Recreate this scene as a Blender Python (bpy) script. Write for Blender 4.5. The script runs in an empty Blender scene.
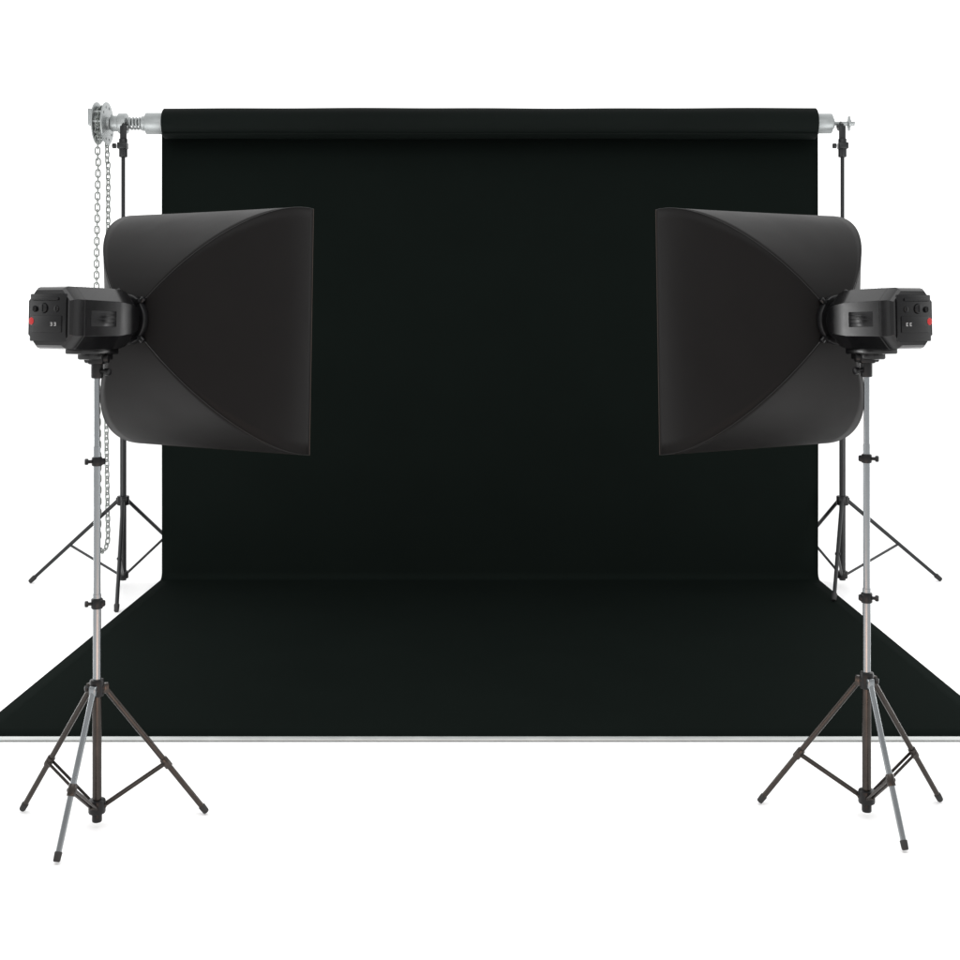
import bpy, bmesh, math
from mathutils import Vector, Matrix
S=bpy.context.scene
S.view_settings.view_transform='Standard'; S.view_settings.look='None'; S.view_settings.exposure=0
COL=S.collection
R=math.radians

# ---------------------------------------------------------------- materials
def mat(name,col,rough=.5,metal=0,spec=.5,noise=0,nscale=30,bump=0,bscale=200,stretch=None):
    m=bpy.data.materials.new(name); m.use_nodes=True
    nt=m.node_tree; b=nt.nodes['Principled BSDF']
    b.inputs['Base Color'].default_value=(*col,1); b.inputs['Roughness'].default_value=rough
    b.inputs['Metallic'].default_value=metal; b.inputs['Specular IOR Level'].default_value=spec
    tc=nt.nodes.new('ShaderNodeTexCoord'); mp=nt.nodes.new('ShaderNodeMapping')
    nt.links.new(tc.outputs['Object'],mp.inputs[0])
    if stretch: mp.inputs['Scale'].default_value=stretch
    if noise:
        n=nt.nodes.new('ShaderNodeTexNoise'); n.inputs['Scale'].default_value=nscale; n.inputs['Detail'].default_value=5
        nt.links.new(mp.outputs[0],n.inputs['Vector'])
        r=nt.nodes.new('ShaderNodeMapRange'); r.inputs['To Min'].default_value=1-noise; r.inputs['To Max'].default_value=1+noise
        r.inputs['From Min'].default_value=.25; r.inputs['From Max'].default_value=.75
        nt.links.new(n.outputs['Fac'],r.inputs['Value'])
        v=nt.nodes.new('ShaderNodeVectorMath'); v.operation='SCALE'; v.inputs[0].default_value=col
        nt.links.new(r.outputs[0],v.inputs['Scale']); nt.links.new(v.outputs[0],b.inputs['Base Color'])
        r2=nt.nodes.new('ShaderNodeMath'); r2.operation='MULTIPLY'; r2.inputs[1].default_value=rough
        nt.links.new(r.outputs[0],r2.inputs[0]); nt.links.new(r2.outputs[0],b.inputs['Roughness'])
    if bump:
        n=nt.nodes.new('ShaderNodeTexNoise'); n.inputs['Scale'].default_value=bscale; n.inputs['Detail'].default_value=3
        nt.links.new(mp.outputs[0],n.inputs['Vector'])
        u=nt.nodes.new('ShaderNodeBump'); u.inputs['Strength'].default_value=bump; u.inputs['Distance'].default_value=.002
        nt.links.new(n.outputs['Fac'],u.inputs['Height']); nt.links.new(u.outputs[0],b.inputs['Normal'])
    return m
M_floor=mat('white_floor',(.95,.95,.95),.6,noise=.01,nscale=2)
M_paper=mat('black_backdrop',(.0052,.0073,.0064),.9,spec=.006,noise=.05,nscale=3)
M_roll=mat('black_backdrop_roll',(.0054,.0074,.0066),.6,spec=.04,noise=.15,nscale=6,bump=.2,bscale=14,stretch=(.3,1,1))
M_soft=mat('softbox_fabric',(.0064,.0059,.0058),.50,spec=.085,noise=.06,nscale=8,bump=.06,bscale=700)
M_seam=mat('softbox_piping',(.008,.008,.008),.4,spec=.25)
M_rim=mat('softbox_rim_piping',(.035,.024,.019),.45,spec=.3,noise=.1)
M_diff=mat('diffuser_fabric',(.8,.8,.8),.8)
M_plast=mat('black_plastic',(.0032,.0032,.0036),.20,spec=.38,noise=.1,nscale=40)
M_plast2=mat('satin_black_plastic',(.004,.004,.0045),.36,spec=.28,noise=.1,nscale=60)
M_gloss=mat('glossy_panel',(.003,.003,.0035),.20,spec=.3)
M_red=mat('red_button',(.42,.008,.010),.35)
M_white=mat('white_marking',(.35,.35,.35),.6)
M_steel=mat('satin_steel',(.235,.25,.26),.26,metal=1,noise=.08,nscale=20,stretch=(1,1,.05))
M_dark=mat('dark_bronze_tube',(.050,.044,.040),.28,metal=.9,noise=.15,nscale=25)
M_blackm=mat('black_metal',(.007,.008,.009),.4,metal=0,spec=.4,noise=.1,nscale=30)
M_alu=mat('aluminium',(.37,.39,.39),.48,metal=.8,noise=.08,nscale=40)
M_bar=mat('pale_aluminium_bar',(.48,.50,.49),.5,metal=.4,noise=.08,nscale=10)
M_chain=mat('galvanised_chain',(.24,.26,.245),.38,metal=.9,noise=.2,nscale=60)
M_rub=mat('black_rubber',(.012,.012,.012),.7)

# ---------------------------------------------------------------- builder
class B:
    def __init__(s): s.bm=bmesh.new()
    def add(s,bm2,M=None):
        if M is not None: bmesh.ops.transform(bm2,matrix=M,verts=bm2.verts)
        me=bpy.data.meshes.new('tmp'); bm2.to_mesh(me); bm2.free(); s.bm.from_mesh(me); bpy.data.meshes.remove(me); return s
    def tube(s,p0,p1,r0,r1=None,seg=20,flat=1,bev=0):
        p0=Vector(p0);p1=Vector(p1); r1=r0 if r1 is None else r1
        d=p1-p0; L=d.length
        b=bmesh.new(); bmesh.ops.create_cone(b,cap_ends=True,segments=seg,radius1=r0,radius2=r1,depth=L)
        if bev:
            es=[e for e in b.edges if abs(e.verts[0].co.z-e.verts[1].co.z)<1e-6]
            bmesh.ops.bevel(b,geom=es,offset=bev,segments=2,affect='EDGES',profile=.5)
        M=Matrix.Translation((p0+p1)/2)@d.to_track_quat('Z','Y').to_matrix().to_4x4()@Matrix.Diagonal((flat,1,1,1))
        return s.add(b,M)
    def box(s,c,size,bev=.002,M=None,seg=2):
        b=bmesh.new(); bmesh.ops.create_cube(b,size=1)
        bmesh.ops.transform(b,matrix=Matrix.Diagonal((*size,1)),verts=b.verts)
        if bev: bmesh.ops.bevel(b,geom=b.edges[:],offset=bev,segments=seg,affect='EDGES',profile=.5)
        T=Matrix.Translation(c)
        return s.add(b,T if M is None else T@M)
    def sphere(s,c,r,sc=(1,1,1)):
        b=bmesh.new(); bmesh.ops.create_uvsphere(b,u_segments=20,v_segments=12,radius=r)
        return s.add(b,Matrix.Translation(c)@Matrix.Diagonal((*sc,1)))
    def path(s,pts,r,seg=8,closed=False):
        b=s.bm; n=len(pts); pts=[Vector(p) for p in pts]; rings=[]; up=None
        for i,p in enumerate(pts):
            if closed: t=pts[(i+1)%n]-pts[i-1]
            else: t=pts[min(i+1,n-1)]-pts[max(i-1,0)]
            t.normalize()
            if up is None:
                up=t.orthogonal().normalized()
            up=(up-t*up.dot(t)).normalized(); w=t.cross(up)
            rings.append([b.verts.new(p+r*(math.cos(2*math.pi*k/seg)*up+math.sin(2*math.pi*k/seg)*w)) for k in range(seg)])
        m=n if closed else n-1
        for i in range(m):
            A=rings[i];C=rings[(i+1)%n]
            for k in range(seg): b.faces.new((A[k],A[(k+1)%seg],C[(k+1)%seg],C[k]))
        if not closed: b.faces.new(rings[0][::-1]); b.faces.new(rings[-1])
        return s
    def loft(s,rings,cap=True):
        b=s.bm; RR=[[b.verts.new(p) for p in r] for r in rings]; n=len(RR[0])
        for A,C in zip(RR,RR[1:]):
            for k in range(n): b.faces.new((A[k],A[(k+1)%n],C[(k+1)%n],C[k]))
        if cap: b.faces.new(RR[0][::-1]); b.faces.new(RR[-1])
        return s
    def done(s,name,m,parent=None,label=None,mx=1,F=None,ang=32,recalc=True,bevel=0):
        bm=s.bm
        if F is not None: bmesh.ops.transform(bm,matrix=F,verts=bm.verts)
        if mx<0: bmesh.ops.transform(bm,matrix=Matrix.Diagonal((-1,1,1,1)),verts=bm.verts)
        if recalc: bmesh.ops.recalc_face_normals(bm,faces=bm.faces)
        for f in bm.faces: f.smooth=True
        for e in bm.edges:
            if len(e.link_faces)==2 and e.calc_face_angle(0)>R(ang): e.smooth=False
        me=bpy.data.meshes.new(name)
        cs=[v.co for v in bm.verts]
        lo=Vector([min(c[i] for c in cs) for i in range(3)]); hi=Vector([max(c[i] for c in cs) for i in range(3)])
        c=(lo+hi)/2
        pw=parent['_o'] if parent is not None and '_o' in parent else (0,0,0)
        bmesh.ops.translate(bm,verts=bm.verts,vec=-c)
        bm.to_mesh(me); bm.free(); me.materials.append(m)
        o=bpy.data.objects.new(name,me); COL.objects.link(o)
        if parent is not None: o.parent=parent
        o.location=c-Vector(pw); o['_o']=[c.x,c.y,c.z]
        if bevel:
            md=o.modifiers.new('b','BEVEL'); md.width=bevel; md.segments=3; md.limit_method='ANGLE'; md.angle_limit=R(20)
        if label: o['label']=label
        return o
def empty(name,loc,label,cat,group=None):
    e=bpy.data.objects.new(name,None); COL.objects.link(e); e.location=loc; e.empty_display_size=.1
    e['label']=label; e['category']=cat
    if group: e['group']=group
    return e
def rrect(w,h,ch,y,cz=0,cx=0,n=1):
    a,b=w/2,h/2; out=[]
    for (sx,sz,a0) in ((1,-1,-90),(1,1,0),(-1,1,90),(-1,-1,180)):
        for i in range(n+1):
            t=R(a0+90*i/n)
            out.append(Vector((cx+sx*(a-ch)+ch*math.cos(t),y,cz+sz*(b-ch)+ch*math.sin(t))))
    return out

# ---------------------------------------------------------------- floor
b=B(); b.box((0,20,-.05),(140,120,.1),0); fl=b.done('studio_floor',M_floor); fl['kind']='structure'

# ---------------------------------------------------------------- backdrop
bd=empty('backdrop',(0,6.9,0),'black seamless backdrop hanging from a roller and sweeping over the white floor','backdrop')
bd['_o']=[0,6.9,0]
def ribbon(prof,x0,x1,nx,m,name,par,wob=None,label=None):
    q=B(); bm=q.bm; rows=[]
    for (y,z) in prof:
        rows.append([bm.verts.new((x0+(x1-x0)*i/nx, y+(wob(x0+(x1-x0)*i/nx,y,z) if wob else 0), z)) for i in range(nx+1)])
    for A,C in zip(rows,rows[1:]):
        for i in range(nx): bm.faces.new((A[i],A[i+1],C[i+1],C[i]))
    o=q.done(name,m,par,ang=60,label=label)
    md=o.modifiers.new('s','SOLIDIFY'); md.thickness=.0015; md.offset=0
    return o
YB=6.995; RB=.04
prof=[(YB,2.49)]+[(YB,z) for z in (2.2,1.9,1.6,1.3,1.0,.7,.4,.2)]
for i in range(0,13):
    a=math.pi/2*i/12
    prof.append((YB-RB+RB*math.cos(a), .004+RB-RB*math.sin(a)))
y=6.7
while y>4.41: prof.append((y,.004)); y-=.2
prof.append((4.405,.004))
ribbon(prof,-1.8,1.8,60,M_paper,'backdrop_sheet',bd,wob=lambda x,y,z: .004*math.sin(x*2.1+z*1.3)*(1 if z>.3 else 0))
# roll
ZR=2.49; YR=6.908
XE=1.760
b=B(); rings=[]
n=48
xs=[-XE-.004,-XE-.001]+[-XE+2*XE*k/60 for k in range(61)]+[XE+.001,XE+.004]
for i,x in enumerate(xs):
    rr=.083 if 1<i<63 else (.079 if i in(0,64) else .0825)
    ring=[]
    for k in range(n):
        a=2*math.pi*k/n
        r=rr+.0012*math.sin(a*2+x*3)+.0008*math.sin(x*9+a)
        ring.append(Vector((x,YR+r*math.cos(a),ZR+r*math.sin(a))))
    rings.append(ring)
b.loft(rings); b.done('backdrop_roll',M_roll,bd,ang=50)
b=B(); b.box((0,YR-.0655,ZR-.0600),(2*XE+.002,.003,.018),.001,Matrix.Rotation(R(-42),4,'X')); b.done('roll_edge',M_roll,bd)
b=B(); b.tube((-1.862,YR,ZR),(-XE+.01,YR,ZR),.058,seg=40,bev=.004)
b.tube((XE-.01,YR,ZR),(1.850,YR,ZR),.054,seg=40,bev=.004)
b.tube((-1.885,YR,ZR),(-1.862,YR,ZR),.040,seg=32,bev=.003)
b.tube((1.850,YR,ZR),(1.862,YR,ZR),.03,seg=32,bev=.003)
b.done('core_tube',M_alu,bd)
b=B(); b.tube((-2.15,YR,ZR),(-1.88,YR,ZR),.012)
b.tube((1.855,YR,ZR),(1.975,YR,ZR),.011)
pts=[(-1.955+.07*i/60,YR+.03*math.cos(i/60*2*math.pi*4),ZR+.03*math.sin(i/60*2*math.pi*4)) for i in range(61)]
b.path(pts,.006,8)
b.tube((-2.05,YR,ZR),(-1.985,YR,ZR),.043,seg=32,bev=.004)
b.tube((-2.01,YR,ZR),(-1.965,YR,ZR),.055,seg=32,bev=.004)
b.tube((1.938,YR,ZR),(1.952,YR,ZR),.026,seg=24,bev=.003)
b.box((1.945,YR,ZR+.0),(.012,.016,.080),.004)
b.done('roller_axle',M_alu,bd)
# pulley
XP=-2.10
b=B()
for dx in (-.026,.026):
    b.tube((XP+dx-.004,YR,ZR),(XP+dx+.004,YR,ZR),.115,seg=48,bev=.002)
b.tube((XP-.022,YR,ZR),(XP+.022,YR,ZR),.075,seg=40)
b.tube((XP-.05,YR,ZR),(XP+.045,YR,ZR),.035,seg=32,bev=.004)
for k in range(10):
    a=2*math.pi*k/10
    b.tube((XP-.033,YR+.09*math.cos(a),ZR+.09*math.sin(a)),(XP+.033,YR+.09*math.cos(a),ZR+.09*math.sin(a)),.007,seg=10)
b.box((XP-.055,YR-.02,ZR+.03),(.02,.06,.09),.004)
b.done('chain_pulley',M_alu,bd,label='pale steel toothed pulley wheel')
# chain
b=B(); LK=.042
rc=.085; zb=.245
top=[(YR-rc*math.cos(math.pi*i/8),ZR+rc*math.sin(math.pi*i/8)) for i in range(9)]
z=zb
L1=[]
while z<ZR: L1.append((YR-rc,z)); z+=LK*.72
seq=L1+top+[(YR+rc,p[1]) for p in L1[::-1]]+[(YR+rc*math.cos(math.pi*i/7),zb-.07*math.sin(math.pi*i/7)) for i in range(1,7)]
nn=len(seq)
for i,(yy,zz) in enumerate(seq):
    y2,z2=seq[(i+1)%nn]; y1,z1=seq[i-1]
    t=Vector((0,y2-y1,z2-z1)).normalized(); sx=Vector((1,0,0)); sn=t.cross(sx)
    w=(sx+sn*.35).normalized() if i%2 else (sn-sx*.35).normalized()
    sway=.006*math.sin(zz*3+ (0 if yy<YR else 1.5))*(1 if zz<2.3 else 0)
    c=Vector((XP+sway,yy,zz)); pl=[]
    for k in range(14):
        a=2*math.pi*k/14
        pl.append(c+t*(LK*.5-.011)*(1 if math.cos(a)>0 else -1)*min(1,abs(math.cos(a))*3)+t*.011*math.cos(a)+w*.012*math.sin(a))
    b.path(pl,.0038,6,closed=True)
b.done('chain',M_chain,bd,label='galvanised steel pull chain loop')
# bottom bar
b=B(); b.box((0,4.384,.006),(3.7,.032,.006),.002)
b.done('bottom_bar',M_bar,bd,label='flat aluminium bar along the sweep edge')

# ---------------------------------------------------------------- backdrop stands
def brace_tripod(par,hub,low,feet,mL,rl,frac,footr=.012,br=.006):
    hub=Vector(hub);low=Vector(low)
    for i,f in enumerate(feet):
        f=Vector(f); d=(f-hub); d2=Vector((d.x,d.y,0)).normalized()
        h0=hub+d2*.028
        b=B(); e=f+Vector((0,0,footr*.8))
        b.tube(h0,e,rl,rl*.92,seg=12)
        b.box(h0,(.02,.02,.03),.003,Matrix.Rotation(math.atan2(d.y,d.x),4,'Z'))
        leg=b.done('leg',mL,par)
        b=B(); dd=(e-h0).normalized()
        b.tube(e-dd*.035,e+dd*.006,footr,footr*.85,seg=14,bev=.003)
        b.done('foot',M_rub,leg)
        b=B(); q=h0.lerp(e,frac); l0=low+d2*.024
        side=Vector((-d2.y,d2.x,0))*.006
        b.tube(l0,q,br,seg=8)
        b.tube(q-side*2.2,q+side*2.2,.007,seg=10)
        b.done('brace',mL,par)
def backdrop_stand(cx,cy,feet,lab,mx):
    t=empty('backdrop_stand',(cx,cy,0),lab,'backdrop stand','stands holding the backdrop roller'); t['_o']=[cx,cy,0]
    b=B()
    b.tube((cx,cy,.03),(cx,cy,1.05),.0165,seg=20)
    b.tube((cx,cy,1.05),(cx,cy,1.75),.0135,seg=20)
    b.tube((cx,cy,1.75),(cx,cy,2.40),.0105,seg=20)
    b.done('post',M_blackm,t)
    for z,r,h in((1.05,.024,.06),(1.75,.021,.06),(.458,.032,.05),(.06,.028,.04)):
        b=B(); b.tube((cx,cy,z-h/2),(cx,cy,z+h/2),r,seg=24,bev=.004)
        if z>1:
            b.tube((cx,cy,z),(cx+mx*.05,cy,z),.007,seg=12); b.tube((cx+mx*.045,cy,z),(cx+mx*.065,cy,z),.017,seg=12,bev=.003)
        b.done('collar',M_plast2,t)
    b=B(); b.tube((cx,cy,2.30),(cx,cy,2.40),.022,seg=20,bev=.004)
    b.box((cx,cy-.01,2.36),(.05,.05,.035),.005)
    b.box((cx,cy+.002,2.425),(.035,.014,.09),.004)
    b.tube((cx-.035,cy-.01,2.36),(cx-.055,cy-.01,2.36),.014,seg=12,bev=.003)
    b.path([(cx,cy+.002,2.45),(cx,cy+.0,2.475)]+[(cx,YR-.032*math.cos(a),ZR-.032*math.sin(a)) for a in [math.pi*k/8 for k in range(9)]],.008,10)
    b.done('roller_bracket',M_blackm,t)
    brace_tripod(t,(cx,cy,.458),(cx,cy,.06),feet,M_blackm,.0105,.55,footr=.014,br=.007)
    return t
backdrop_stand(-1.969,6.845,[(-2.49,6.91,0),(-1.828,6.24,0),(-1.70,7.36,0)],'black metal tripod stand under the chain end of the roller',-1)
backdrop_stand(1.892,6.845,[(2.457,6.96,0),(1.74,6.45,.005),(1.70,7.36,0)],'black metal tripod stand under the bolted end of the roller',1)

# ---------------------------------------------------------------- studio lights
def studio_light(pos,feet,mx,zc,fw,lab,sbW=.692,sbH=.759,sbL=.418,yaw=30,pitch=-1.5,droop=.028):
    px,py=pos
    t=empty('studio_light',(px,py,0),lab,'studio light','studio lights beside the backdrop')
    t['_o']=[0,0,0]
    st=B(); st.tube((0,0,.39),(0,0,.67),.0112,seg=24); st.tube((0,0,.67),(0,0,1.09),.0097,seg=24); st.tube((0,0,1.09),(0,0,1.335),.0082,seg=24)
    st=st.done('light_stand',M_steel,t,mx=mx)
    b=B(); b.tube((0,0,.045),(0,0,.41),.0128,seg=24); b.done('lower_post',M_dark,st,mx=mx)
    for z,r,h in((.403,.020,.048),(.643,.0165,.030),(1.048,.015,.026)):
        b=B(); b.tube((0,0,z-h/2),(0,0,z+h/2),r,seg=28,bev=.004)
        b.tube((0,0,z),(-.026,-.010,z),.005,seg=12); b.tube((-.022,-.008,z),(-.032,-.012,z),.009,seg=10,bev=.003)
        b.box((.014,0,z),(.017,.018,.018),.004)
        b.done('clamp',M_plast2,st,mx=mx)
    b=B(); b.tube((0,0,.045),(0,0,.085),.024,seg=28,bev=.005); b.tube((0,0,.02),(0,0,.045),.014,seg=20,bev=.004); b.done('brace_hub',M_plast2,st,mx=mx)
    hub=Vector((0,0,.40)); low=Vector((0,0,.066))
    for i,f in enumerate(feet):
        f=Vector((*f,0)); d=f-hub; d2=Vector((d.x,d.y,0)).normalized(); h0=hub+d2*.022
        e=f+Vector((0,0,.010)); dd=(e-h0).normalized()
        b=B(); b.tube(h0,e,.0084,.0080,seg=16); b.box(h0,(.022,.02,.028),.004,Matrix.Rotation(math.atan2(d.y,d.x),4,'Z'))
        leg=b.done('leg',M_steel if i==1 else M_dark,st,mx=mx)
        b=B(); b.tube(e-dd*.022,e+dd*.004,.0105,.0092,seg=16,bev=.003); b.done('foot',M_rub,leg,mx=mx)
        q=h0.lerp(e,.60); l0=low+d2*.02; sd=Vector((-d2.y,d2.x,0))*.0085
        b=B()
        for s_ in (1,-1):
            b.tube(l0+sd*s_,q+sd*s_,.0042,seg=8)
        b.tube(q-sd*1.5,q+sd*1.5,.0055,seg=10); b.tube(q-dd*.016,q+dd*.016,.0115,seg=16,bev=.002)
        b.tube(l0-sd*1.5,l0+sd*1.5,.0055,seg=10)
        b.done('brace',M_dark,st,mx=mx)
    # --- flash head frame
    F=Matrix.Translation((0,0,zc))@Matrix.Rotation(R(-yaw),4,'Z')@Matrix.Rotation(R(pitch),4,'X')
    H=.172
    b=B()
    secs=[(-.172,.90,.88,.030),(-.164,.97,.96,.034),(-.154,1,1,.036),(-.1300,1,1,.036),(-.1290,.99,.99,.0355),(-.1272,.99,.99,.0355),(-.1262,1,1,.036),(.000,1.0,1,.038),(.045,.975,.98,.042),(.074,.91,.92,.046),(.090,.82,.84,.046)]
    b.loft([rrect(fw*a,H*c,ch,y) for y,a,c,ch in secs])
    for k in range(8):
        b.box((0,-.090+k*.0125,H/2-.0008),(fw*.42,.0045,.004),.001)
    fh=b.done('flash_head',M_plast,t,mx=mx,F=F,ang=20,bevel=.004)
    for sx in (-1,1):
        b=B()
        for k in range(3): b.box((sx*(fw/2-.0002),-.058,-.012+k*.011),(.003,.076,.003),.001)
        b.box((sx*(fw/2-.0014),-.058,-.001),(.004,.092,.044),.0018)
        b.done('side_cover',M_gloss,fh,mx=mx,F=F)
    yr=-.172
    b=B(); b.box((0,yr-.001,.0),(fw*.78,.008,H*.76),.003); b.box((0,yr-.006,-.018),(fw*.64,.006,.046),.0025)
    b.box((-fw*.05,yr-.006,H*.30),(fw*.60,.010,.009),.004)
    b.done('control_panel',M_gloss,fh,mx=mx,F=F)
    for (x,z,r,h) in ((-fw*.08,.026,.015,.006),(fw*.20,.024,.009,.005),(-fw*.28,.024,.009,.006)):
        b=B(); b.tube((x,yr-.004,z),(x,yr-.004-h,z),r,r*.9,seg=28,bev=.002)
        b.box((x,yr-.0045-h,z),(.0025,.002,r*1.3),0)
        b.done('dial',M_plast2,fh,mx=mx,F=F)
    b=B(); b.tube((-fw*.33,yr-.002,-.010),(-fw*.33,yr-.0105,-.010),.0115,.010,seg=24,bev=.002); b.done('red_button',M_red,fh,mx=mx,F=F)
    b=B()
    for ox in (.014,.028):
        x=ox+fw*.04; y_=yr-.0095; z_=-.018
        b.box((x,y_,z_+.004),(.007,.0012,.0017),0); b.box((x,y_,z_-.004),(.007,.0012,.0017),0)
        b.box((x+.0027,y_,z_),(.0017,.0012,.0063),0); b.box((x-.001,y_,z_),(.0035,.0012,.0015),0)
    b.done('marking',M_white,fh,mx=mx,F=F)
    # speed ring
    b=B(); b.tube((0,.086,0),(0,.097,0),.066,seg=40,bev=.003); b.tube((0,.095,0),(0,.105,0),.060,seg=40,bev=.002)
    b.tube((0,.105,0),(0,.127,0),.075,seg=48,bev=.004)
    for k in range(4):
        a=math.pi/4+k*math.pi/2; c,s_=math.cos(a),math.sin(a)
        b.tube((.060*c,.116,.060*s_),(.090*c,.118,.090*s_),.008,seg=12,bev=.002)
        b.tube((.076*c,.098,.076*s_),(.076*c,.116,.076*s_),.006,seg=10)
    b.tube((-.02,.10,.055),(-.02,.10,.080),.005,seg=10); b.sphere((-.02,.10,.083),.008)
    b.done('speed_ring',M_plast2,fh,mx=mx,F=F)
    b=B()
    b.box((0,-.015,-H/2-.006),(.066,.140,.018),.004)
    b.box((0,-.003,-H/2-.020),(.050,.090,.022),.005)
    b.done('mounting_rail',M_plast,fh,mx=mx,F=F)
    b=B(); b.tube((0,0,1.285),(0,0,1.348),.0165,seg=24,bev=.004); b.box((0,0,1.342),(.044,.040,.034),.006)
    b.tube((-.034,0,1.342),(.034,0,1.342),.014,seg=20,bev=.003)
    b.tube((0,0,1.308),(.030,-.01,1.305),.006,seg=12); b.tube((.026,-.008,1.305),(.040,-.014,1.303),.011,seg=12,bev=.003)
    b.done('tilt_bracket',M_plast2,fh,mx=mx)
    # --- softbox
    y0=.124; NS=36; NU=18; r0=.050
    def rod(s):
        ph=s*math.pi/2
        return math.sin(ph), (1-math.cos(ph))*.72+.28*s
    def P(s,cx_,cz_):
        rad,ax=rod(s)
        return Vector((cx_*(r0+(sbW/2-r0)*rad), y0+sbL*ax, cz_*(r0+(sbH/2-r0)*rad)-droop*ax))
    cor=[(-1,-1),(1,-1),(1,1),(-1,1)]
    q=B(); bm=q.bm
    for k in range(4):
        A=cor[k];C=cor[(k+1)%4]; rows=[]
        for i in range(NS+1):
            s=i/NS; a=P(s,*A); c=P(s,*C); mid=(a+c)/2; nrm=Vector((mid.x,0,mid.z)).normalized()
            row=[]
            for j in range(NU+1):
                u=j/NU; p=a.lerp(c,u)
                sag=.009*math.sin(math.pi*u)*math.sin(math.pi*min(1,s))**2
                p=p-nrm*sag*.6+Vector((0,sag,0))
                row.append(bm.verts.new(p))
            rows.append(row)
        for r1,r2 in zip(rows,rows[1:]):
            for j in range(NU): bm.faces.new((r1[j],r1[j+1],r2[j+1],r2[j]))
    sb=q.done('softbox',M_soft,t,mx=mx,F=F,ang=80,recalc=True)
    md=sb.modifiers.new('s','SOLIDIFY'); md.thickness=.0012; md.offset=0
    b=B()
    for c_ in cor: b.path([P(i/NS,*c_) for i in range(NS+1)],.0010,6)
    b.done('piping',M_seam,sb,mx=mx,F=F)
    b=B()
    e=[P(1,*c_) for c_ in cor]
    b.path([e[0],e[0].lerp(e[1],.01),e[0].lerp(e[1],.99),e[1],e[1].lerp(e[2],.01),e[1].lerp(e[2],.99),e[2],e[2].lerp(e[3],.01),e[2].lerp(e[3],.99),e[3],e[3].lerp(e[0],.01),e[3].lerp(e[0],.99)],.0015,6,closed=True)
    b.done('rim',M_rim,sb,mx=mx,F=F)
    b=B(); b.box((0,y0+sbL-.008,-droop),(sbW-.008,.003,sbH-.008),0); b.done('diffuser',M_diff,sb,mx=mx,F=F)
    return t
studio_light((-1.121,3.637),[(-.257,.122),(-.036,-.232),(.287,.104)],1,1.455,.180,'black studio flash with rectangular softbox on a chrome tripod stand')
studio_light((1.096,3.71),[(-.256,.120),(-.037,-.230),(.287,.110)],-1,1.453,.170,'black studio flash with rectangular softbox, red button outward, on tripod stand',sbW=.688,sbH=.770)

for o in bpy.data.objects:
    if '_o' in o: del o['_o']

# ---------------------------------------------------------------- light
W=bpy.data.worlds.new('World'); S.world=W; W.use_nodes=True; nt=W.node_tree
bg=nt.nodes['Background']
tc=nt.nodes.new('ShaderNodeTexCoord'); sp=nt.nodes.new('ShaderNodeSeparateXYZ'); nt.links.new(tc.outputs['Generated'],sp.inputs[0])
mr=nt.nodes.new('ShaderNodeMapRange'); mr.interpolation_type='SMOOTHSTEP'
mr.inputs['From Min'].default_value=-.6; mr.inputs['From Max'].default_value=.45
mr.inputs['To Min'].default_value=.75; mr.inputs['To Max'].default_value=1.5
nt.links.new(sp.outputs['Y'],mr.inputs['Value']); nt.links.new(mr.outputs[0],bg.inputs['Strength'])
bg.inputs['Color'].default_value=(1,1,1,1)
def area(loc,tgt,size,power,col=(1,1,1)):
    l=bpy.data.lights.new('added_fill_lamp','AREA'); l.shape='RECTANGLE'; l.size=size[0]; l.size_y=size[1]; l.energy=power; l.color=col
    o=bpy.data.objects.new('added_fill_lamp',l); COL.objects.link(o); o.location=loc
    o.rotation_euler=(Vector(tgt)-Vector(loc)).to_track_quat('-Z','Y').to_euler(); return o
area((0,1.6,4.6),(0,2.1,0),(6,3),135)  # added unseen overhead fill, washes shadows out of the front floor
area((-2.9,4.9,.9),(.6,7,.5),(.5,1.4),26)  # added pair of unseen side fills, brightening the lower backdrop
area((2.9,4.9,.9),(-.6,7,.5),(.5,1.4),26)
area((-.65,2.3,.12),(-.9,3.9,1.1),(.8,.3),3.5,(1,.55,.36))  # added pair of unseen warm fills, imitating bounced light under the softboxes
area((.65,2.3,.12),(.9,3.9,1.1),(.8,.3),3.5,(1,.55,.36))

# ---------------------------------------------------------------- camera
c=bpy.data.cameras.new('Camera'); cam=bpy.data.objects.new('Camera',c); COL.objects.link(cam); S.camera=cam
cam.location=(0,0,1.48); cam.rotation_euler=(R(90),0,0); c.lens=36*1275/960; c.sensor_width=36
c.shift_x=-10/960; c.shift_y=-170/960; c.clip_end=500; c.clip_start=.05
